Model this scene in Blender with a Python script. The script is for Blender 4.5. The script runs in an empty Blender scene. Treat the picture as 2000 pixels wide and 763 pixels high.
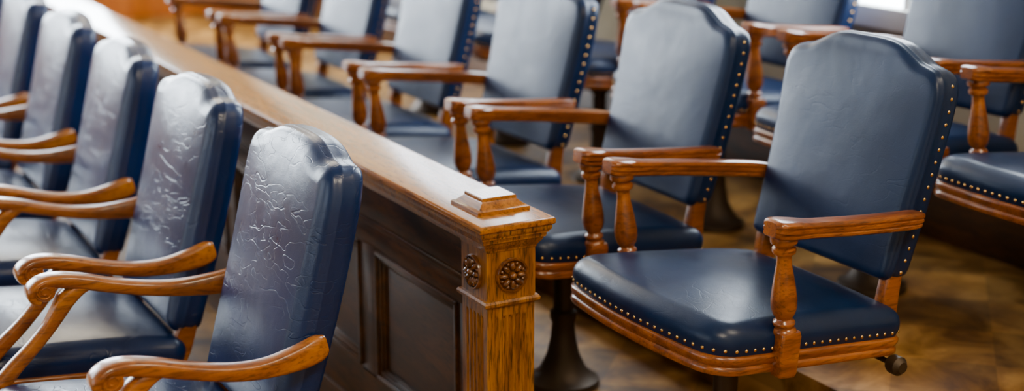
import bpy, bmesh, math, random
from mathutils import Vector, Matrix
random.seed(4)
S = bpy.context.scene
COL = S.collection

# ------------------------------------------------------------------ materials
def new_mat(name):
    m = bpy.data.materials.new(name); m.use_nodes = True
    nt = m.node_tree
    return m, nt, nt.nodes['Principled BSDF']

def N(nt, t, **kw):
    n = nt.nodes.new(t)
    for k, v in kw.items():
        n.inputs[k].default_value = v
    return n

def ramp(nt, stops):
    r = nt.nodes.new('ShaderNodeValToRGB')
    e = r.color_ramp.elements
    e[0].position, e[0].color = stops[0][0], (*stops[0][1], 1)
    e[1].position, e[1].color = stops[-1][0], (*stops[-1][1], 1)
    for p, c in stops[1:-1]:
        x = e.new(p); x.color = (*c, 1)
    return r

def leather(name, base, hi, rough, crease, und=.35, spec=.5, coat=.2):
    m, nt, p = new_mat(name); L = nt.links.new
    tc = N(nt, 'ShaderNodeTexCoord'); oi = N(nt, 'ShaderNodeObjectInfo')
    off = nt.nodes.new('ShaderNodeVectorMath'); off.operation = 'MULTIPLY_ADD'
    comb = nt.nodes.new('ShaderNodeCombineXYZ')
    L(oi.outputs['Random'], comb.inputs[0]); L(oi.outputs['Random'], comb.inputs[1]); L(oi.outputs['Random'], comb.inputs[2])
    off.inputs[1].default_value = (7, 7, 7)
    L(comb.outputs[0], off.inputs[0]); L(tc.outputs['Object'], off.inputs[2])
    n1 = N(nt, 'ShaderNodeTexNoise', Scale=6.0, Detail=4.0); L(off.outputs[0], n1.inputs['Vector'])
    cr = ramp(nt, [(0.3, base), (0.75, hi)]); L(n1.outputs['Fac'], cr.inputs[0]); L(cr.outputs[0], p.inputs['Base Color'])
    rr = nt.nodes.new('ShaderNodeMapRange'); rr.inputs['To Min'].default_value = rough - .10; rr.inputs['To Max'].default_value = rough + .12
    n2 = N(nt, 'ShaderNodeTexNoise', Scale=12.0, Detail=6.0, Roughness=.6); L(off.outputs[0], n2.inputs['Vector'])
    L(n2.outputs['Fac'], rr.inputs['Value']); L(rr.outputs[0], p.inputs['Roughness'])
    prev = None
    for rot, sc, seed in ((.35, 17.0, 0.0), (-.6, 25.0, 3.7)):
        mp = nt.nodes.new('ShaderNodeMapping'); mp.inputs['Scale'].default_value = (1, .55, 1.5); mp.inputs['Rotation'].default_value = (rot, 0, 0); mp.inputs['Location'].default_value = (seed, seed, seed)
        L(off.outputs[0], mp.inputs['Vector'])
        vo = N(nt, 'ShaderNodeTexNoise', Scale=sc, Detail=1.4, Roughness=.45, Distortion=.4); L(mp.outputs[0], vo.inputs['Vector'])
        sub = nt.nodes.new('ShaderNodeMath'); sub.operation = 'SUBTRACT'; sub.inputs[1].default_value = .5; L(vo.outputs['Fac'], sub.inputs[0])
        ab = nt.nodes.new('ShaderNodeMath'); ab.operation = 'ABSOLUTE'; L(sub.outputs[0], ab.inputs[0])
        mr = nt.nodes.new('ShaderNodeMapRange'); mr.interpolation_type = 'SMOOTHSTEP'; mr.inputs['From Max'].default_value = .020; mr.inputs['To Min'].default_value = -1.0; mr.inputs['To Max'].default_value = 0.0
        L(ab.outputs[0], mr.inputs['Value'])
        mk = N(nt, 'ShaderNodeTexNoise', Scale=9.0, Detail=1.0); L(mp.outputs[0], mk.inputs['Vector'])
        mkr = nt.nodes.new('ShaderNodeMapRange'); mkr.inputs['From Min'].default_value = .44; mkr.inputs['From Max'].default_value = .68
        L(mk.outputs['Fac'], mkr.inputs['Value'])
        mul = nt.nodes.new('ShaderNodeMath'); mul.operation = 'MULTIPLY'; L(mr.outputs[0], mul.inputs[0]); L(mkr.outputs[0], mul.inputs[1])
        b1 = nt.nodes.new('ShaderNodeBump'); b1.inputs['Strength'].default_value = crease; b1.inputs['Distance'].default_value = .0010
        L(mul.outputs[0], b1.inputs['Height'])
        if prev: L(prev.outputs[0], b1.inputs['Normal'])
        prev = b1
    n3 = N(nt, 'ShaderNodeTexNoise', Scale=7.0, Detail=3.0); L(off.outputs[0], n3.inputs['Vector'])
    b2 = nt.nodes.new('ShaderNodeBump'); b2.inputs['Strength'].default_value = und; b2.inputs['Distance'].default_value = .010
    L(n3.outputs['Fac'], b2.inputs['Height']); L(prev.outputs[0], b2.inputs['Normal'])
    g = nt.nodes.new('ShaderNodeTexVoronoi'); g.inputs['Scale'].default_value = 420; L(off.outputs[0], g.inputs['Vector'])
    b3 = nt.nodes.new('ShaderNodeBump'); b3.inputs['Strength'].default_value = .15; b3.inputs['Distance'].default_value = .0006
    L(g.outputs['Distance'], b3.inputs['Height']); L(b2.outputs[0], b3.inputs['Normal'])
    L(b3.outputs[0], p.inputs['Normal'])
    p.inputs['Specular IOR Level'].default_value = spec
    p.inputs['Coat Weight'].default_value = coat; p.inputs['Coat Roughness'].default_value = .2
    L(b3.outputs[0], p.inputs['Coat Normal'])
    return m

def wood(name, stops, stretch, scale=18, rough=.3, coat=.5, bump=.15, pore=.5):
    m, nt, p = new_mat(name); L = nt.links.new
    tc = N(nt, 'ShaderNodeTexCoord')
    mp = nt.nodes.new('ShaderNodeMapping'); mp.inputs['Scale'].default_value = stretch
    L(tc.outputs['Object'], mp.inputs['Vector'])
    n1 = N(nt, 'ShaderNodeTexNoise', Scale=scale, Detail=8.0, Roughness=.62, Distortion=.6); L(mp.outputs[0], n1.inputs['Vector'])
    n2 = N(nt, 'ShaderNodeTexNoise', Scale=scale * 7, Detail=4.0, Roughness=.6); L(mp.outputs[0], n2.inputs['Vector'])
    cr = ramp(nt, stops); L(n1.outputs['Fac'], cr.inputs[0])
    pr = ramp(nt, [(.36, (pore, pore, pore)), (.5, (1, 1, 1))]); L(n2.outputs['Fac'], pr.inputs[0])
    mx = nt.nodes.new('ShaderNodeMix'); mx.data_type = 'RGBA'; mx.blend_type = 'MULTIPLY'; mx.inputs[0].default_value = 1
    L(cr.outputs[0], mx.inputs[6]); L(pr.outputs[0], mx.inputs[7]); L(mx.outputs[2], p.inputs['Base Color'])
    b = nt.nodes.new('ShaderNodeBump'); b.inputs['Strength'].default_value = bump; b.inputs['Distance'].default_value = .001
    L(n2.outputs['Fac'], b.inputs['Height']); L(b.outputs[0], p.inputs['Normal'])
    p.inputs['Roughness'].default_value = rough
    p.inputs['Coat Weight'].default_value = coat; p.inputs['Coat Roughness'].default_value = .14
    return m

M_LEA_L = leather('navy_leather_smooth', (.0002, .013, .074), (.0004, .021, .108), .31, .45, .30, .45, .2)
M_LEA_R = leather('navy_leather_matte', (.0003, .010, .046), (.0006, .016, .070), .36, .14, .20, .34, .07)
M_ARM = wood('chair_wood', [(.3, (.12, .027, .001)), (.5, (.29, .074, .002)), (.7, (.43, .125, .005))], (.35, 3, 3), 9, .28, .5, .08, .5)
M_ARML = wood('chair_wood_honey', [(.3, (.17, .041, .001)), (.5, (.37, .105, .003)), (.7, (.52, .175, .008))], (.35, 3, 3), 9, .28, .5, .08, .5)
M_CAP = wood('oak_rail_top', [(.3, (.20, .058, .001)), (.5, (.42, .135, .004)), (.72, (.58, .22, .010))], (3, .25, 3), 9, .24, .45, .12, .45)
M_POST = wood('oak_post', [(.3, (.11, .033, .001)), (.5, (.30, .102, .003)), (.7, (.47, .185, .008))], (3, 3, .22), 12, .34, .3, .5, .18)
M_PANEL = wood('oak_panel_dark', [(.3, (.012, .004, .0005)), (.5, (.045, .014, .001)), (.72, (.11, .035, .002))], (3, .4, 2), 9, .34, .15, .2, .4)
M_WAINS = wood('wall_oak', [(.3, (.42, .10, .003)), (.5, (.54, .15, .006)), (.7, (.62, .19, .010))], (2, 2, .3), 5, .4, .2, .1, .8)
M_CARVE = wood('carved_oak', [(.3, (.05, .013, .001)), (.5, (.15, .045, .002)), (.7, (.28, .09, .005))], (2, 2, 2), 20, .26, .7, .2, .6)

def plain(name, col, rough=.5, metal=0, coat=0, var=.1):
    m, nt, p = new_mat(name); L = nt.links.new
    tc = N(nt, 'ShaderNodeTexCoord'); n = N(nt, 'ShaderNodeTexNoise', Scale=4.0, Detail=4.0); L(tc.outputs['Object'], n.inputs['Vector'])
    cr = ramp(nt, [(.3, tuple(c * (1 - var) for c in col)), (.7, tuple(min(1, c * (1 + var)) for c in col))])
    L(n.outputs['Fac'], cr.inputs[0]); L(cr.outputs[0], p.inputs['Base Color'])
    p.inputs['Roughness'].default_value = rough; p.inputs['Metallic'].default_value = metal; p.inputs['Coat Weight'].default_value = coat
    return m
M_BRASS = plain('brass_nail', (.75, .45, .14), .26, 1)
M_BRONZE = plain('pedestal_bronze', (.05, .030, .014), .5, .5)
M_CREAM = plain('cream_plaster', (.50, .44, .31), .8, 0, 0, .04)
M_CEIL = plain('ceiling_paint', (.38, .35, .30), .9, 0, 0, .02)
M_FRAME = plain('window_paint', (.8, .78, .72), .5, 0, 0, .02)

def floor_mat():
    m, nt, p = new_mat('polished_brown_floor'); L = nt.links.new
    tc = N(nt, 'ShaderNodeTexCoord')
    n = N(nt, 'ShaderNodeTexNoise', Scale=6.0, Detail=6.0, Roughness=.55, Distortion=.5); L(tc.outputs['Object'], n.inputs['Vector'])
    cr = ramp(nt, [(.36, (.10, .040, .004)), (.5, (.25, .118, .020)), (.64, (.44, .235, .060))]); L(n.outputs['Fac'], cr.inputs[0])
    mp = nt.nodes.new('ShaderNodeMapping'); mp.inputs['Rotation'].default_value = (0, 0, math.radians(45)); L(tc.outputs['Object'], mp.inputs[0])
    br = nt.nodes.new('ShaderNodeTexChecker'); br.inputs['Scale'].default_value = 4.0
    br.inputs['Color1'].default_value = (1.15, 1.1, 1.05, 1); br.inputs['Color2'].default_value = (.68, .66, .62, 1)
    L(mp.outputs[0], br.inputs['Vector'])
    mx = nt.nodes.new('ShaderNodeMix'); mx.data_type = 'RGBA'; mx.blend_type = 'MULTIPLY'; mx.inputs[0].default_value = .75
    L(cr.outputs[0], mx.inputs[6]); L(br.outputs['Color'], mx.inputs[7]); L(mx.outputs[2], p.inputs['Base Color'])
    p.inputs['Roughness'].default_value = .42
    p.inputs['Specular IOR Level'].default_value = .25
    return m
M_FLOOR = floor_mat()

def emis(name, col, s):
    m = bpy.data.materials.new(name); m.use_nodes = True; nt = m.node_tree
    p = nt.nodes['Principled BSDF']; p.inputs['Base Color'].default_value = (*col, 1)
    p.inputs['Emission Color'].default_value = (*col, 1); p.inputs['Emission Strength'].default_value = s
    return m

# ------------------------------------------------------------------ mesh helpers
def finish(name, bm, mat, angle=38, smooth=True):
    bmesh.ops.remove_doubles(bm, verts=bm.verts, dist=1e-6)
    bmesh.ops.recalc_face_normals(bm, faces=bm.faces)
    me = bpy.data.meshes.new(name); bm.to_mesh(me); bm.free()
    if smooth:
        for f in me.polygons: f.use_smooth = True
        me.set_sharp_from_angle(angle=math.radians(angle))
    me.materials.append(mat)
    return me

def obj(name, me, parent=None, loc=(0, 0, 0), rot=0):
    o = bpy.data.objects.new(name, me); COL.objects.link(o)
    o.location = loc; o.rotation_euler = (0, 0, rot)
    if parent: o.parent = parent
    return o

def loft(bm, loops, cap0='fan', cap1='fan', closed=True):
    V = [[bm.verts.new(p) for p in lp] for lp in loops]
    n = len(V[0])
    for a, b in zip(V[:-1], V[1:]):
        for i in range(n if closed else n - 1):
            j = (i + 1) % n
            bm.faces.new((a[i], a[j], b[j], b[i]))
    for lp, cap in ((V[0], cap0), (V[-1], cap1)):
        if cap == 'fan':
            c = Vector((0, 0, 0))
            for v in lp: c += v.co
            cv = bm.verts.new(c / n)
            for i in range(n): bm.faces.new((lp[i], lp[(i + 1) % n], cv))
        elif cap == 'ngon':
            bm.faces.new(lp)

def catmull(P, n):
    out = []
    P = [tuple(p) for p in P]
    Q = [tuple(2 * a - b for a, b in zip(P[0], P[1]))] + P + [tuple(2 * a - b for a, b in zip(P[-1], P[-2]))]
    for i in range(1, len(Q) - 2):
        for k in range(n):
            t = k / n
            out.append(tuple(.5 * (2 * b + (c - a) * t + (2 * a - 5 * b + 4 * c - d) * t * t + (-a + 3 * b - 3 * c + d) * t ** 3)
                             for a, b, c, d in zip(Q[i - 1], Q[i], Q[i + 1], Q[i + 2])))
    out.append(P[-1])
    return out

def normals2d(o):
    n = len(o); res = []
    for i in range(n):
        a = o[i - 1]; b = o[(i + 1) % n]
        tx, ty = b[0] - a[0], b[1] - a[1]; l = math.hypot(tx, ty) or 1
        res.append((ty / l, -tx / l))
    area = sum(o[i][0] * o[(i + 1) % n][1] - o[(i + 1) % n][0] * o[i][1] for i in range(n))
    if area < 0: res = [(-x, -y) for x, y in res]
    return res

def resample(o, n, closed=True):
    P = o + [o[0]] if closed else o
    d = [0]
    for a, b in zip(P[:-1], P[1:]): d.append(d[-1] + math.hypot(b[0] - a[0], b[1] - a[1]))
    out = []; j = 0
    cnt = n if closed else n - 1
    for k in range(n):
        t = d[-1] * k / cnt
        while j < len(d) - 2 and d[j + 1] < t: j += 1
        f = (t - d[j]) / max(1e-9, d[j + 1] - d[j])
        out.append((P[j][0] + (P[j + 1][0] - P[j][0]) * f, P[j][1] + (P[j + 1][1] - P[j][1]) * f))
    return out

def ringset(outline, center, rings, mapper):
    nr = normals2d(outline); loops = []
    for off, sc, h in rings:
        lp = []
        for (a, b), (na, nb) in zip(outline, nr):
            lp.append(mapper(center[0] + (a - center[0]) * sc + na * off, center[1] + (b - center[1]) * sc + nb * off, h))
        loops.append(lp)
    return loops

def crown(rx, rh, h0, sgn, D, x0=0.0, n_edge=7, end_deg=86):
    """rounded upholstered edge, then a face whose crown height is a smooth field (h, weight) resolved by the mapper"""
    R = []
    for k in range(n_edge + 1):
        a = math.radians(end_deg * k / n_edge)
        w = (k / n_edge) ** 2
        R.append((x0 - rx * (1 - math.cos(a)), 1, (h0 + sgn * rh * math.sin(a), sgn * D * w)))
    o, _, h = R[-1]
    for s in (.97, .93, .88, .82, .75, .67, .58, .48, .37, .25, .12):
        R.append((o * s, s, (h[0], sgn * D)))
    return R

def field(u, v):
    return max(0, 1 - abs(u) ** 2.4) ** .9 * max(0, 1 - abs(v) ** 2.8) ** .9

def sweep(bm, pts, prof, side=Vector((0, 1, 0)), cap='fan'):
    loops = []
    n = len(pts)
    for i, p in enumerate(pts):
        a = Vector(pts[max(0, i - 1)][:3]); b = Vector(pts[min(n - 1, i + 1)][:3])
        T = (b - a).normalized()
        s = (side - T * side.dot(T)).normalized()
        nn = s.cross(T)
        loops.append([Vector(p[:3]) + s * (u * p[3]) + nn * (v * p[4]) for u, v in prof])
    loft(bm, loops, cap, cap)

def lathe(bm, p0, p1, prof, seg=20):
    p0 = Vector(p0); p1 = Vector(p1); T = (p1 - p0).normalized(); L = (p1 - p0).length
    a = T.orthogonal().normalized(); b = T.cross(a)
    loops = []
    for t, r in prof:
        c = p0 + T * (t * L)
        loops.append([c + (a * math.cos(2 * math.pi * k / seg) + b * math.sin(2 * math.pi * k / seg)) * r for k in range(seg)])
    loft(bm, loops)

def box(bm, x0, x1, y0, y1, z0, z1, bev=.003):
    g = bmesh.ops.create_cube(bm, size=1)
    for v in g['verts']:
        v.co = Vector(((x0 + x1) / 2 + v.co.x * (x1 - x0), (y0 + y1) / 2 + v.co.y * (y1 - y0), (z0 + z1) / 2 + v.co.z * (z1 - z0)))
    if bev > 0:
        es = list({e for v in g['verts'] for e in v.link_edges})
        bmesh.ops.bevel(bm, geom=es, offset=bev, segments=2, affect='EDGES', profile=.5)

def nail(bm, p, n, r=.0048):
    p = Vector(p); n = Vector(n).normalized(); a = n.orthogonal().normalized(); b = n.cross(a)
    loops = []
    for ph in (0, .55, 1.1):
        rr = r * math.cos(ph); h = r * .65 * math.sin(ph)
        loops.append([p + n * h + (a * math.cos(k * math.pi / 4) + b * math.sin(k * math.pi / 4)) * rr for k in range(8)])
    loft(bm, loops, 'none', 'fan')

def superprof(n=20, e=2.6):
    o = []
    for k in range(n):
        t = 2 * math.pi * k / n; c, s = math.cos(t), math.sin(t)
        o.append((math.copysign(abs(c) ** (2 / e), c), math.copysign(abs(s) ** (2 / e), s)))
    return o

GROOVE = [(.0, 1), (.5, .98), (.86, .88), (1, .62), (1.0, .38), (.88, .28), (.88, .16), (1.0, .06), (1.0, -.22), (.88, -.32), (.86, -.45), (.94, -.55), (.92, -.8), (.7, -1),
          (0, -1)]
GROOVE = GROOVE + [(-u, v) for u, v in reversed(GROOVE[1:-1])]

def back_outline(wt, wb, zb, zp, left):
    if left:
        half = [(0, 0), (.22, -.001), (.40, -.006), (.55, -.017), (.68, -.028), (.79, -.031), (.88, -.035), (.95, -.051), (.99, -.080)]
    else:
        half = [(0, 0), (.25, -.001), (.42, -.008), (.57, -.024), (.70, -.039), (.81, -.045), (.90, -.052), (.96, -.066), (.995, -.088)]
    pts = []
    for a, d in catmull(half, 5): pts.append((a * wt, zp + d))
    zt = zp - .125
    pts += catmull([(wt * 1.0, zt + .02), (wt * .995, zt - .03), (wb + (wt - wb) * .4, (zt + zb) / 2), (wb, zb + .025)], 6)
    pts += [(wb - .004, zb + .010), (wb - .014, zb + .002), (wb - .03, zb)]
    pts += [(0, zb)]
    full = pts + [(-y, z) for y, z in reversed(pts[1:-1])]
    return resample(full, 200)

def seat_outline(xf, xr, wf, wr, rf=.07, rr=.03, bow=.018):
    P = []
    def arc(cx, cy, r, a0, a1, n=8):
        for k in range(n + 1):
            a = math.radians(a0 + (a1 - a0) * k / n); P.append((cx + r * math.cos(a), cy + r * math.sin(a)))
    arc(xr - rr, wr - rr, rr, 0, 85)
    arc(xf + rf, wf - rf, rf, 95, 175)
    for k in range(1, 12):
        y = (wf - rf) * (1 - 2 * k / 12); P.append((xf - bow * (1 - (y / (wf - rf)) ** 2), y))
    arc(xf + rf, -(wf - rf), rf, 185, 265)
    arc(xr - rr, -(wr - rr), rr, 275, 360)
    return resample(P, 180)

def make_template(kind):
    right = kind == 'R'
    ang = math.radians(6 if right else 7); s, c = math.sin(ang), math.cos(ang)
    hp = .39 if right else .42
    T = lambda me: me.transform(Matrix(((c, 0, s, 0), (0, 1, 0, 0), (-s, 0, c, hp), (0, 0, 0, 1))))
    lea = M_LEA_R if right else M_LEA_L
    wd = M_ARM if right else M_ARML
    parts = {}
    # ---- back
    if right: xb, zb, zp, lean, wt, wb, TH = .225, .150, .650, math.tan(math.radians(7)), .245, .228, .062
    else:     xb, zb, zp, lean, wt, wb, TH = .180, .035, .632, math.tan(math.radians(7.5)), .238, .226, .074
    ol = back_outline(wt, wb, zb, zp, not right)
    ctr = (0, (zb + zp) / 2 - .01)
    zc0 = (zb + zp) / 2 - .012; hz = (zp - zb) / 2 - .012
    def mapb(y, z, h):
        if isinstance(h, tuple): h = h[0] + h[1] * field(y / wt, (z - zc0) / hz)
        cv = .012 * (1 - (y / wt) ** 2)
        return Vector((xb + h + lean * (z - zb) + cv * .5 + .010 * math.sin(math.pi * (z - zb) / (zp - zb)) , y, z))
    if right:
        rings = [(0, .5, TH), (-.014, 1, TH), (-.004, 1, TH - .003), (0, 1, TH - .012), (.002, 1, TH * .5), (0, 1, .016), (.003, 1, .0125), (.0035, 1, .0095), (.0025, 1, .006)]
        rings += crown(.017, .012, .003, -1, .020)
    else:
        rings = [(0, .5, TH), (-.020, 1, TH), (-.007, 1, TH - .004), (0, 1, TH - .014), (.003, 1, TH * .60), (.002, 1, .030), (.0035, 1, .0255), (.0035, 1, .022), (.0015, 1, .018)]
        rings += crown(.034, .024, .014, -1, .026)
    bm = bmesh.new(); loft(bm, ringset(ol, ctr, rings, mapb)); me = finish('back_' + kind, bm, lea, 75); T(me); parts['backrest'] = me
    # ---- seat
    if right: xf, xr, wf, wr = -.262, .262, .285, .262
    else:     xf, xr, wf, wr = -.285, .215, .275, .250
    so = seat_outline(xf, xr, wf, wr)
    xm, xh = (xf + xr) / 2 - .008, (xr - xf) / 2 + .008
    def mp(x, y, h):
        if isinstance(h, tuple): h = h[0] + h[1] * field(y / (wf + .004), (x - xm) / xh)
        return Vector((x, y, h))
    z0 = .036 if right else -.035
    sr = [(0, .5, z0 - .02), (-.012, 1, z0 - .02), (-.004, 1, z0 - .01), (-.002, 1, z0), (.002, 1, z0 + .010), (.004, 1, z0 + .020)]
    sr += crown(.034, .032, z0 + .026, 1, .030, .004)
    bm = bmesh.new(); loft(bm, ringset(so, (0, 0), sr, mp)); me = finish('seat_' + kind, bm, lea, 75); T(me); parts['seat_cushion'] = me
    fb = z0 - .042
    fr = [(0, .6, fb), (-.010, 1, fb), (.001, 1, fb + .002), (.004, 1, fb + .008), (.003, 1, fb + .016), (-.001, 1, fb + .019), (.001, 1, fb + .022), (.005, 1, fb + .028), (.006, 1, fb + .036), (.002, 1, fb + .041), (-.01, 1, fb + .042)]
    bm = bmesh.new(); loft(bm, ringset(so, (0, 0), fr, mp)); me = finish('frame_' + kind, bm, wd, 50); T(me); parts['seat_frame'] = me
    # ---- nails
    if right:
        bm = bmesh.new()
        loop = ringset(so, (0, 0), [(.003, 1, z0 + .011)], mp)[0]; nrm = normals2d(so)
        L = 0; nxt = 0; cnt = len(so)
        for i in range(cnt):
            if L >= nxt and so[i][0] < xr - .01: nail(bm, loop[i], (nrm[i][0], nrm[i][1], 0), .0038); nxt = L + .0185
            L += (loop[(i + 1) % cnt] - loop[i]).length
        nrm = normals2d(ol)
        loop = ringset(ol, ctr, [(.0015, 1, .036)], mapb)[0]; L = 0; nxt = 0; cnt = len(ol)
        for i in range(cnt):
            if L >= nxt and ol[i][1] > zb + .012 and ol[i][1] < zp - .058: nail(bm, loop[i], (0, nrm[i][0], nrm[i][1]), .0043); nxt = L + .0225
            L += (loop[(i + 1) % cnt] - loop[i]).length
        me = finish('nails', bm, M_BRASS, 60); T(me); parts['brass_nails'] = me
    # ---- arms
    for sg, nm in ((1, 'left'), (-1, 'right')):
        bm = bmesh.new()
        if right:
            A = [(.268, .246, .292, .012, .013), (.258, .252, .293, .018, .018), (.20, .266, .294, .019, .019), (.10, .280, .294, .020, .0185), (0, .288, .294, .021, .018), (-.07, .290, .294, .022, .018),
                 (-.105, .291, .295, .029, .019), (-.135, .291, .296, .034, .019), (-.158, .291, .296, .030, .018), (-.168, .291, .296, .020, .014)]
            A = [(a[0], a[1] * sg, a[2], a[3], a[4]) for a in catmull(A, 5)]
            sweep(bm, A, GROOVE)
            top = Vector((-.128, .288 * sg, .282)); bot = Vector((-.088, .281 * sg, .075))
            lathe(bm, top, bot, [(0, .026), (.04, .028), (.07, .027), (.085, .020), (.11, .019), (.125, .0235), (.15, .0245), (.175, .0225), (.19, .016), (.23, .0150), (.30, .0160), (.40, .0195), (.52, .0235), (.64, .0265), (.72, .0265),
                                 (.79, .0225), (.835, .016), (.85, .017), (.865, .0215), (.885, .023), (.905, .0215), (.915, .0185), (.93, .019), (.95, .0245), (.97, .0255), (1, .024)], 28)
            sq = superprof(24, 7)
            B = [(bot.x, bot.y, .082, .0235, .020), (bot.x + .001, bot.y, .074, .0255, .022), (bot.x + .003, bot.y, .03, .0245, .021), (bot.x + .006, bot.y, -.004, .0225, .019), (bot.x + .006, bot.y, -.012, .020, .016)]
            sweep(bm, [(b[0], b[1] + sg * .006, b[2], b[4], b[3]) for b in B], sq)
            U = [(.262, .205 * sg, -.02, .016, .022), (.258, .206 * sg, .05, .016, .023), (.255, .208 * sg, .12, .016, .022), (.262, .208 * sg, .20, .015, .018)]
            sweep(bm, catmull(U, 4), superprof(20, 6))
        else:
            A = [(.262, .246, .250, .010, .020), (.245, .252, .244, .016, .027), (.20, .264, .231, .018, .025), (.13, .279, .220, .019, .019), (.06, .286, .219, .021, .0165), (-.02, .287, .228, .023, .0155), (-.09, .287, .240, .025, .0165),
                 (-.145, .287, .245, .027, .0155), (-.178, .287, .239, .028, .013), (-.196, .287, .222, .028, .011), (-.191, .287, .205, .027, .009), (-.177, .287, .199, .025, .007)]
            A = [(a[0], a[1] * sg, a[2], a[3], a[4]) for a in catmull(A, 6)]
            sweep(bm, A, superprof(24, 3.2))
            cc = Vector((-.170, 0, .225))
            lathe(bm, (cc.x, .287 * sg - .0265, cc.z), (cc.x, .287 * sg + .0265, cc.z), [(0, .014), (.04, .0215), (.10, .023), (.9, .023), (.96, .0215), (1, .014)], 28)
            for f in (-1, 1):
                sp = []
                for k in range(40):
                    a = k / 39 * 2 * math.pi * 1.6; r = .019 - .0145 * k / 39
                    sp.append((cc.x - math.sin(a) * r, .287 * sg + f * .0268, cc.z + math.cos(a) * r, .0022, .0022))
                sweep(bm, sp, superprof(8, 2))
            Sp = [(-.062, .286, .236, .021, .006), (-.092, .286, .226, .021, .014), (-.120, .286, .203, .020, .020), (-.137, .286, .172, .018, .018), (-.158, .285, .135, .016, .0155), (-.190, .284, .092, .016, .0155), (-.228, .281, .048, .017, .017), (-.260, .276, .004, .018, .019), (-.276, .272, -.04, .019, .022), (-.280, .270, -.077, .019, .022)]
            sweep(bm, [(a[0], a[1] * sg, a[2], a[3], a[4]) for a in catmull(Sp, 6)], superprof(24, 3.2))
            U = [(.19, .205, -.07, .018, .024), (.205, .207, -.02, .018, .026), (.218, .208, .03, .018, .024), (.232, .208, .10, .016, .018)]
            sweep(bm, [(a[0], a[1] * sg, a[2], a[3], a[4]) for a in catmull(U, 4)], superprof(20, 6))
        me = finish('arm', bm, wd, 40); T(me); parts['arm_' + nm] = me
    # ---- fixed bell pedestal
    bm = bmesh.new()
    zt = hp + fb + .005
    lathe(bm, (0, 0, zt), (0, 0, 0), [(0, .075), (.05, .075), (.06, .045), (.14, .04), (.16, .028), (.45, .027), (.47, .036), (.52, .036), (.55, .030), (.66, .034), (.78, .044), (.88, .062), (.94, .082), (.955, .096), (.98, .099), (1, .099)], 36)
    box(bm, -.13, .13, -.045, .045, zt - .035, zt + .012, .006)
    if right: lathe(bm, (.235, -.20, hp - .045), (.235, -.30, hp - .045), [(0, .006), (.62, .006), (.64, .018), (.70, .021), (.9, .021), (1, .012)], 20)
    parts['pedestal'] = finish('pedestal', bm, M_BRONZE, 40)
    return parts

TPL = {k: make_template(k) for k in 'LR'}
def chair(kind, name, x, y, z, rot=0):
    e = bpy.data.objects.new(name, None); COL.objects.link(e); e.empty_display_size = .2
    e.location = (x, y, z); e.rotation_euler = (0, 0, math.radians(rot))
    for pn, me in TPL[kind].items():
        obj(pn, me, e)
    return e

ZR, ZQ = .17, .33
for y, r in ((2.737, 0), (3.462, 1), (4.19, -.5), (4.93, .5), (5.66, 0), (6.39, 0), (7.12, 0)):
    chair('L', 'scroll_arm_leather_chair', .672, y, 0, r)
for y, r in ((2.36, 0), (3.06, -1), (3.767, 1), (4.49, 0), (5.21, 0), (5.92, 0)):
    chair('R', 'swivel_leather_armchair', 1.86, y, ZR, r)
for y, r in ((2.20, 0), (2.91, 0), (3.66, 0), (4.38, 0), (5.10, 0), (5.83, 0)):
    chair('R', 'swivel_leather_armchair', 2.81, y, ZQ, r)

# ------------------------------------------------------------------ rail with newel post
X0, X1, Y0, ZC = 1.319, 1.501, 2.504, .82
YE = 9.1
def rectloft(bm, x0, x1, y0, y1, levels):
    loops = []
    for o, z in levels:
        loops.append([Vector((x0 - o, y0 - o, z)), Vector((x1 + o, y0 - o, z)), Vector((x1 + o, y1 + o, z)), Vector((x0 - o, y1 + o, z))])
    loft(bm, loops, 'ngon', 'ngon')
rail = bpy.data.objects.new('jury_box_railing', None); COL.objects.link(rail)
bm = bmesh.new()
rectloft(bm, X0, X1, Y0, YE, [(-.006, ZC), (-.002, ZC - .001), (0, ZC - .004), (0, ZC - .013), (-.003, ZC - .0165), (-.008, ZC - .018)])
obj('rail_cap', finish('rail_cap', bm, M_CAP, 50), rail)
bm = bmesh.new()
rectloft(bm, X0, X1, Y0, YE, [(-.006, ZC - .017), (-.005, ZC - .020), (-.006, ZC - .026), (-.010, ZC - .031), (-.010, ZC - .034), (-.015, ZC - .035), (-.015, ZC - .044), (-.019, ZC - .046), (-.021, ZC - .052), (-.027, ZC - .060), (-.029, ZC - .064), (-.034, ZC - .065)])
obj('cap_moulding', finish('cap_moulding', bm, M_POST, 30), rail)
o = .032
px0, px1, py0, py1 = X0 + o, X1 - o, Y0 + o, Y0 + o + (X1 - X0 - 2 * o)
bm = bmesh.new()
rectloft(bm, px0, px1, py0, py1, [(.0, ZC - .03), (.018, ZC - .034), (.018, ZC - .040), (.012, ZC - .045), (.010, ZC - .052), (.003, ZC - .060), (.002, ZC - .068), (0, ZC - .069), (0, ZC - .176), (.006, ZC - .177), (.009, ZC - .182), (.008, ZC - .188), (.003, ZC - .192), (-.004, ZC - .196)])
obj('newel_capital', finish('newel_capital', bm, M_POST, 30), rail)
def fluted(x0, x1, y0, y1, nf=5):
    loop = []
    w = x1 - x0
    def side(p, d, L, nrm):
        m = .016; fw = (L - 2 * m) / nf
        loop.append(Vector((p[0], p[1])))
        for k in range(nf):
            for j in range(7):
                t = j / 6; u = m + fw * k + fw * (.14 + .72 * t); dep = .0065 * math.sin(math.pi * t)
                loop.append(Vector((p[0] + d[0] * u - nrm[0] * dep, p[1] + d[1] * u - nrm[1] * dep)))
    side((x0, y0), (1, 0), w, (0, -1)); side((x1, y0), (0, 1), y1 - y0, (1, 0)); side((x1, y1), (-1, 0), w, (0, 1)); side((x0, y1), (0, -1), y1 - y0, (-1, 0))
    return loop
fl = fluted(px0 + .001, px1 - .001, py0 + .001, py1 - .001)
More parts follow.
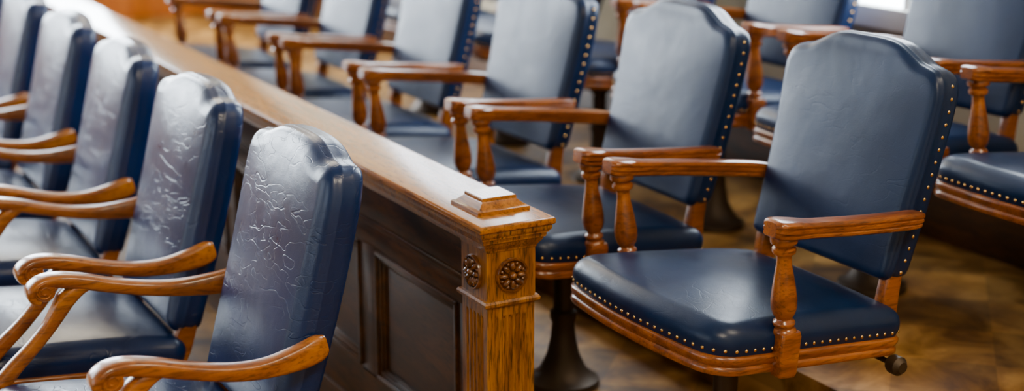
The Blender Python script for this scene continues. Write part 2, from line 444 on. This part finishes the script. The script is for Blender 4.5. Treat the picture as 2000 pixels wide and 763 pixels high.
cx, cy = (px0 + px1) / 2, (py0 + py1) / 2
hw = (px1 - px0) / 2 - .001
bm = bmesh.new()
def sqz(v, k):
    x, y = v.x - cx, v.y - cy; m = max(abs(x), abs(y)); f = hw / m if m else 1
    return (cx + x * (1 + (f - 1) * k), cy + y * (1 + (f - 1) * k))
loops = [[Vector((*sqz(v, 1), ZC - .194)) for v in fl], [Vector((*sqz(v, 1), ZC - .214)) for v in fl], [Vector((*sqz(v, 0), ZC - .222)) for v in fl], [Vector((*sqz(v, 0), .18)) for v in fl], [Vector((*sqz(v, 1), .17)) for v in fl], [Vector((*sqz(v, 1), .0)) for v in fl]]
loft(bm, loops, 'ngon', 'ngon')
obj('newel_shaft', finish('newel_shaft', bm, M_POST, 35), rail)
bm = bmesh.new()
rectloft(bm, px0, px1, py0, py1, [(.012, 0), (.012, .10), (.008, .11), (.004, .125), (.002, .13)])
obj('newel_plinth', finish('newel_plinth', bm, M_POST, 35), rail)
def rosette(M):
    bm = bmesh.new()
    R = .039
    prof = [(R, 0), (R, .005), (R - .002, .008), (R - .005, .008), (R - .007, .004), (R - .010, .0015), (.004, .0015)]
    loops = [[Vector((r * math.cos(k * math.pi / 20), r * math.sin(k * math.pi / 20), h)) for k in range(40)] for r, h in prof]
    loft(bm, loops)
    for k in range(8):
        a = 2 * math.pi * k / 8
        for rc, ln, wd, ht, aa in ((.0205, .0112, .0066, .0095, a), (.0275, .0050, .0044, .006, a + math.pi / 8)):
            g = bmesh.ops.create_uvsphere(bm, u_segments=12, v_segments=8, radius=1)
            mt = Matrix.Rotation(aa, 4, 'Z') @ Matrix.Translation((rc, 0, .003)) @ Matrix.Diagonal((ln, wd, ht, 1))
            bmesh.ops.transform(bm, matrix=mt, verts=g['verts'])
        g = bmesh.ops.create_uvsphere(bm, u_segments=8, v_segments=6, radius=1)
        bmesh.ops.transform(bm, matrix=Matrix.Rotation(a, 4, 'Z') @ Matrix.Translation((.021, 0, .011)) @ Matrix.Diagonal((.008, .0012, .003, 1)), verts=g['verts'])
    g = bmesh.ops.create_uvsphere(bm, u_segments=16, v_segments=10, radius=1)
    bmesh.ops.transform(bm, matrix=Matrix.Translation((0, 0, .005)) @ Matrix.Diagonal((.009, .009, .012, 1)), verts=g['verts'])
    bmesh.ops.transform(bm, matrix=M, verts=bm.verts)
    return finish('rosette', bm, M_CARVE, 50)
zr = ZC - .124
obj('rosette_front', rosette(Matrix.Translation((cx, py0 - .0005, zr)) @ Matrix.Rotation(math.radians(90), 4, 'X')), rail)
obj('rosette_side', rosette(Matrix.Translation((px0 - .0005, cy, zr)) @ Matrix.Rotation(math.radians(-90), 4, 'Y')), rail)
bm = bmesh.new()
rectloft(bm, 1.356, 1.484, 2.585, 2.713, [(0, ZC - .001), (0, ZC + .007), (-.003, ZC + .009), (-.008, ZC + .010), (-.021, ZC + .022), (-.022, ZC + .024), (-.022, ZC + .029), (-.024, ZC + .031)])
obj('cap_block', finish('cap_block', bm, M_CAP, 30), rail)
wx0, wx1 = px0 + .022, px1 - .012
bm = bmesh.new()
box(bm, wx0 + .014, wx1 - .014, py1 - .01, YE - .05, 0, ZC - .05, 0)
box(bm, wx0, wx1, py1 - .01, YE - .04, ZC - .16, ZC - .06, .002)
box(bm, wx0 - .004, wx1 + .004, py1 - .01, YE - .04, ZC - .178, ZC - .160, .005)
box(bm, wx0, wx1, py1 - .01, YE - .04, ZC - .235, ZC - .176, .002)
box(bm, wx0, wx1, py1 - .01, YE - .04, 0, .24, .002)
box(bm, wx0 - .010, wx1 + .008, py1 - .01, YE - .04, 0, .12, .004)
y = py1 - .01; k = 0
while y < YE - .3:
    w = .075 if k == 0 else .10
    box(bm, wx0, wx1, y, y + w, .23, ZC - .23, .002)
    a, b = y + w, y + w + .46
    for sx in (1, -1):
        for (i, hh) in ((0, .006), (.012, .0), (.020, -.006)):
            t = .012
            xa = wx0 - hh if sx == 1 else wx1 + hh - .016
            box(bm, xa, xa + .016, a + i, b - i, .24 + i, .24 + i + t, .003)
            box(bm, xa, xa + .016, a + i, b - i, ZC - .235 - i - t, ZC - .235 - i, .003)
            box(bm, xa, xa + .016, a + i, a + i + t, .24 + i, ZC - .235 - i, .003)
            box(bm, xa, xa + .016, b - i - t, b - i, .24 + i, ZC - .235 - i, .003)
    y = b; k += 1
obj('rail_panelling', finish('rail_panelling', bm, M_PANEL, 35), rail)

# ------------------------------------------------------------------ room
RX0, RX1, RY0, RY1, RH = -5.0, 3.34, -2.5, 9.7, 3.7
def slab(name, x0, x1, y0, y1, z0, z1, mat, bev=0):
    bm = bmesh.new(); box(bm, x0, x1, y0, y1, z0, z1, bev); return obj(name, finish(name, bm, mat, 35))
slab('floor', RX0, RX1, RY0, RY1, -.1, 0, M_FLOOR)
slab('floor_middle_tier', 1.425, RX1, RY0 + .8, RY1, 0, ZR, M_FLOOR, .004)
slab('floor_upper_tier', 2.20, RX1, RY0 + .8, RY1, ZR, ZQ, M_FLOOR, .004)
slab('ceiling', RX0, RX1, RY0, RY1, RH, RH + .1, M_CEIL)
slab('wall_left', RX0 - .1, RX0, RY0, RY1, 0, RH, M_CREAM)
slab('wall_front', RX0, RX1, RY0 - .1, RY0, 0, RH, M_CREAM)
slab('wall_right', RX1, RX1 + .1, RY0, RY1, 0, RH, M_CREAM)
slab('wall_back', RX0, RX1, RY1, RY1 + .1, 0, RH, M_CREAM)
bm = bmesh.new()
box(bm, RX1 - .02, RX1 - .001, RY0, RY1 - .06, ZQ, ZQ + .22, .004)
box(bm, RX1 - .03, RX1 - .001, RY0, RY1 - .06, ZQ + .20, ZQ + .24, .006)
obj('baseboard_right', finish('baseboard_right', bm, M_PANEL, 35))
bm = bmesh.new()
x = RX0
box(bm, RX0, RX1, RY1 - .03, RY1 - .001, 0, .83, 0)
box(bm, RX0, RX1, RY1 - .06, RY1 - .001, .80, .85, .005)
box(bm, RX0, RX1, RY1 - .045, RY1 - .001, .0, .30, .004)
while x < RX1 - .1:
    box(bm, x, x + .12, RY1 - .045, RY1 - .001, .28, .81, .004); x += .62
obj('trim_1', finish('trim_1', bm, M_WAINS, 35))

DAY = (.80, .90, 1.0)
def window(name, axis, pos, a0, a1, z0, z1, strength, inward, col=DAY, nx=3, nz=2):
    e = bpy.data.objects.new(name, None); COL.objects.link(e)
    def bx(bm, a, b, c, d, t0, t1, bev=.004):
        lo, hi = sorted((pos + inward * t0, pos + inward * t1))
        if axis == 'y': box(bm, a, b, lo, hi, c, d, bev)
        else: box(bm, lo, hi, a, b, c, d, bev)
    bm = bmesh.new(); bx(bm, a0, a1, z0, z1, .005, .012, 0); obj('pane', finish(name + '_pane', bm, emis(name + '_daylight', col, strength)), e)
    bm = bmesh.new(); f = .07
    bx(bm, a0 - f, a1 + f, z1, z1 + f, .002, .05); bx(bm, a0 - f - .03, a1 + f + .03, z0 - f, z0, .002, .06)
    bx(bm, a0 - f, a0, z0 - .01, z1 + .01, .002, .05); bx(bm, a1, a1 + f, z0 - .01, z1 + .01, .002, .05)
    for k in range(1, nx):
        m = a0 + (a1 - a0) * k / nx; bx(bm, m - .02, m + .02, z0, z1, .004, .035)
    for k in range(1, nz):
        m = z0 + (z1 - z0) * k / nz; bx(bm, a0, a1, m - .02, m + .02, .004, .035)
    obj('frame', finish(name + '_frame', bm, M_FRAME, 35), e)
window('window_1', 'y', RY1, -4.3, -3.1, 1.9, 3.5, 10, -1)
window('window_2', 'y', RY1, -2.2, -.3, 1.2, 3.4, 28, -1)
window('window_3', 'y', RY1, .5, 2.3, .95, 3.4, 30, -1)
window('window_4', 'x', RX1, 3.05, 3.95, 1.05, 3.0, 20, -1)
window('window_5', 'x', RX1, 5.4, 6.9, 1.05, 3.0, 10, -1)
window('window_6', 'x', RX0, .5, 2.6, 1.0, 3.2, 2.5, 1)
window('window_7', 'x', RX0, 4.0, 6.1, 1.0, 3.2, 2, 1)

def fill_lamp(name, x, y, sx, sy, st):  # unseen ceiling panel, added as warm fill light
    e = bpy.data.objects.new(name, None); COL.objects.link(e)
    bm = bmesh.new(); box(bm, x - sx, x + sx, y - sy, y + sy, RH - .06, RH - .001, .004); obj('housing', finish('h', bm, M_FRAME), e)
    bm = bmesh.new(); box(bm, x - sx + .04, x + sx - .04, y - sy + .04, y + sy - .04, RH - .07, RH - .058, 0); obj('diffuser', finish('d', bm, emis('fill_diffuser', (1, .84, .60), st)), e)
fill_lamp('ceiling_fill_light', .2, -.6, .5, .5, 42)  # added fill from the camera side for the front-facing surfaces
fill_lamp('ceiling_fill_light', 2.6, .4, .45, .45, 26)
fill_lamp('ceiling_fill_light', 2.2, 7.8, .6, .6, 14)  # added to brighten the oak panelling on the back wall

w = bpy.data.worlds.new('World'); S.world = w; w.use_nodes = True
w.node_tree.nodes['Background'].inputs[0].default_value = (.8, .85, .9, 1); w.node_tree.nodes['Background'].inputs[1].default_value = .5

# ------------------------------------------------------------------ camera
th = math.atan(736 / 2778)
cam = bpy.data.cameras.new('camera'); co = bpy.data.objects.new('camera', cam); COL.objects.link(co)
co.location = (0, 0, 1.64)
d = Vector((math.cos(th) * .4864, math.cos(th) * .8737, -math.sin(th)))
co.rotation_euler = d.to_track_quat('-Z', 'Y').to_euler()
cam.lens = 50; cam.sensor_width = 36
cam.dof.use_dof = True; cam.dof.focus_distance = 2.9; cam.dof.aperture_fstop = 1.6
S.camera = co
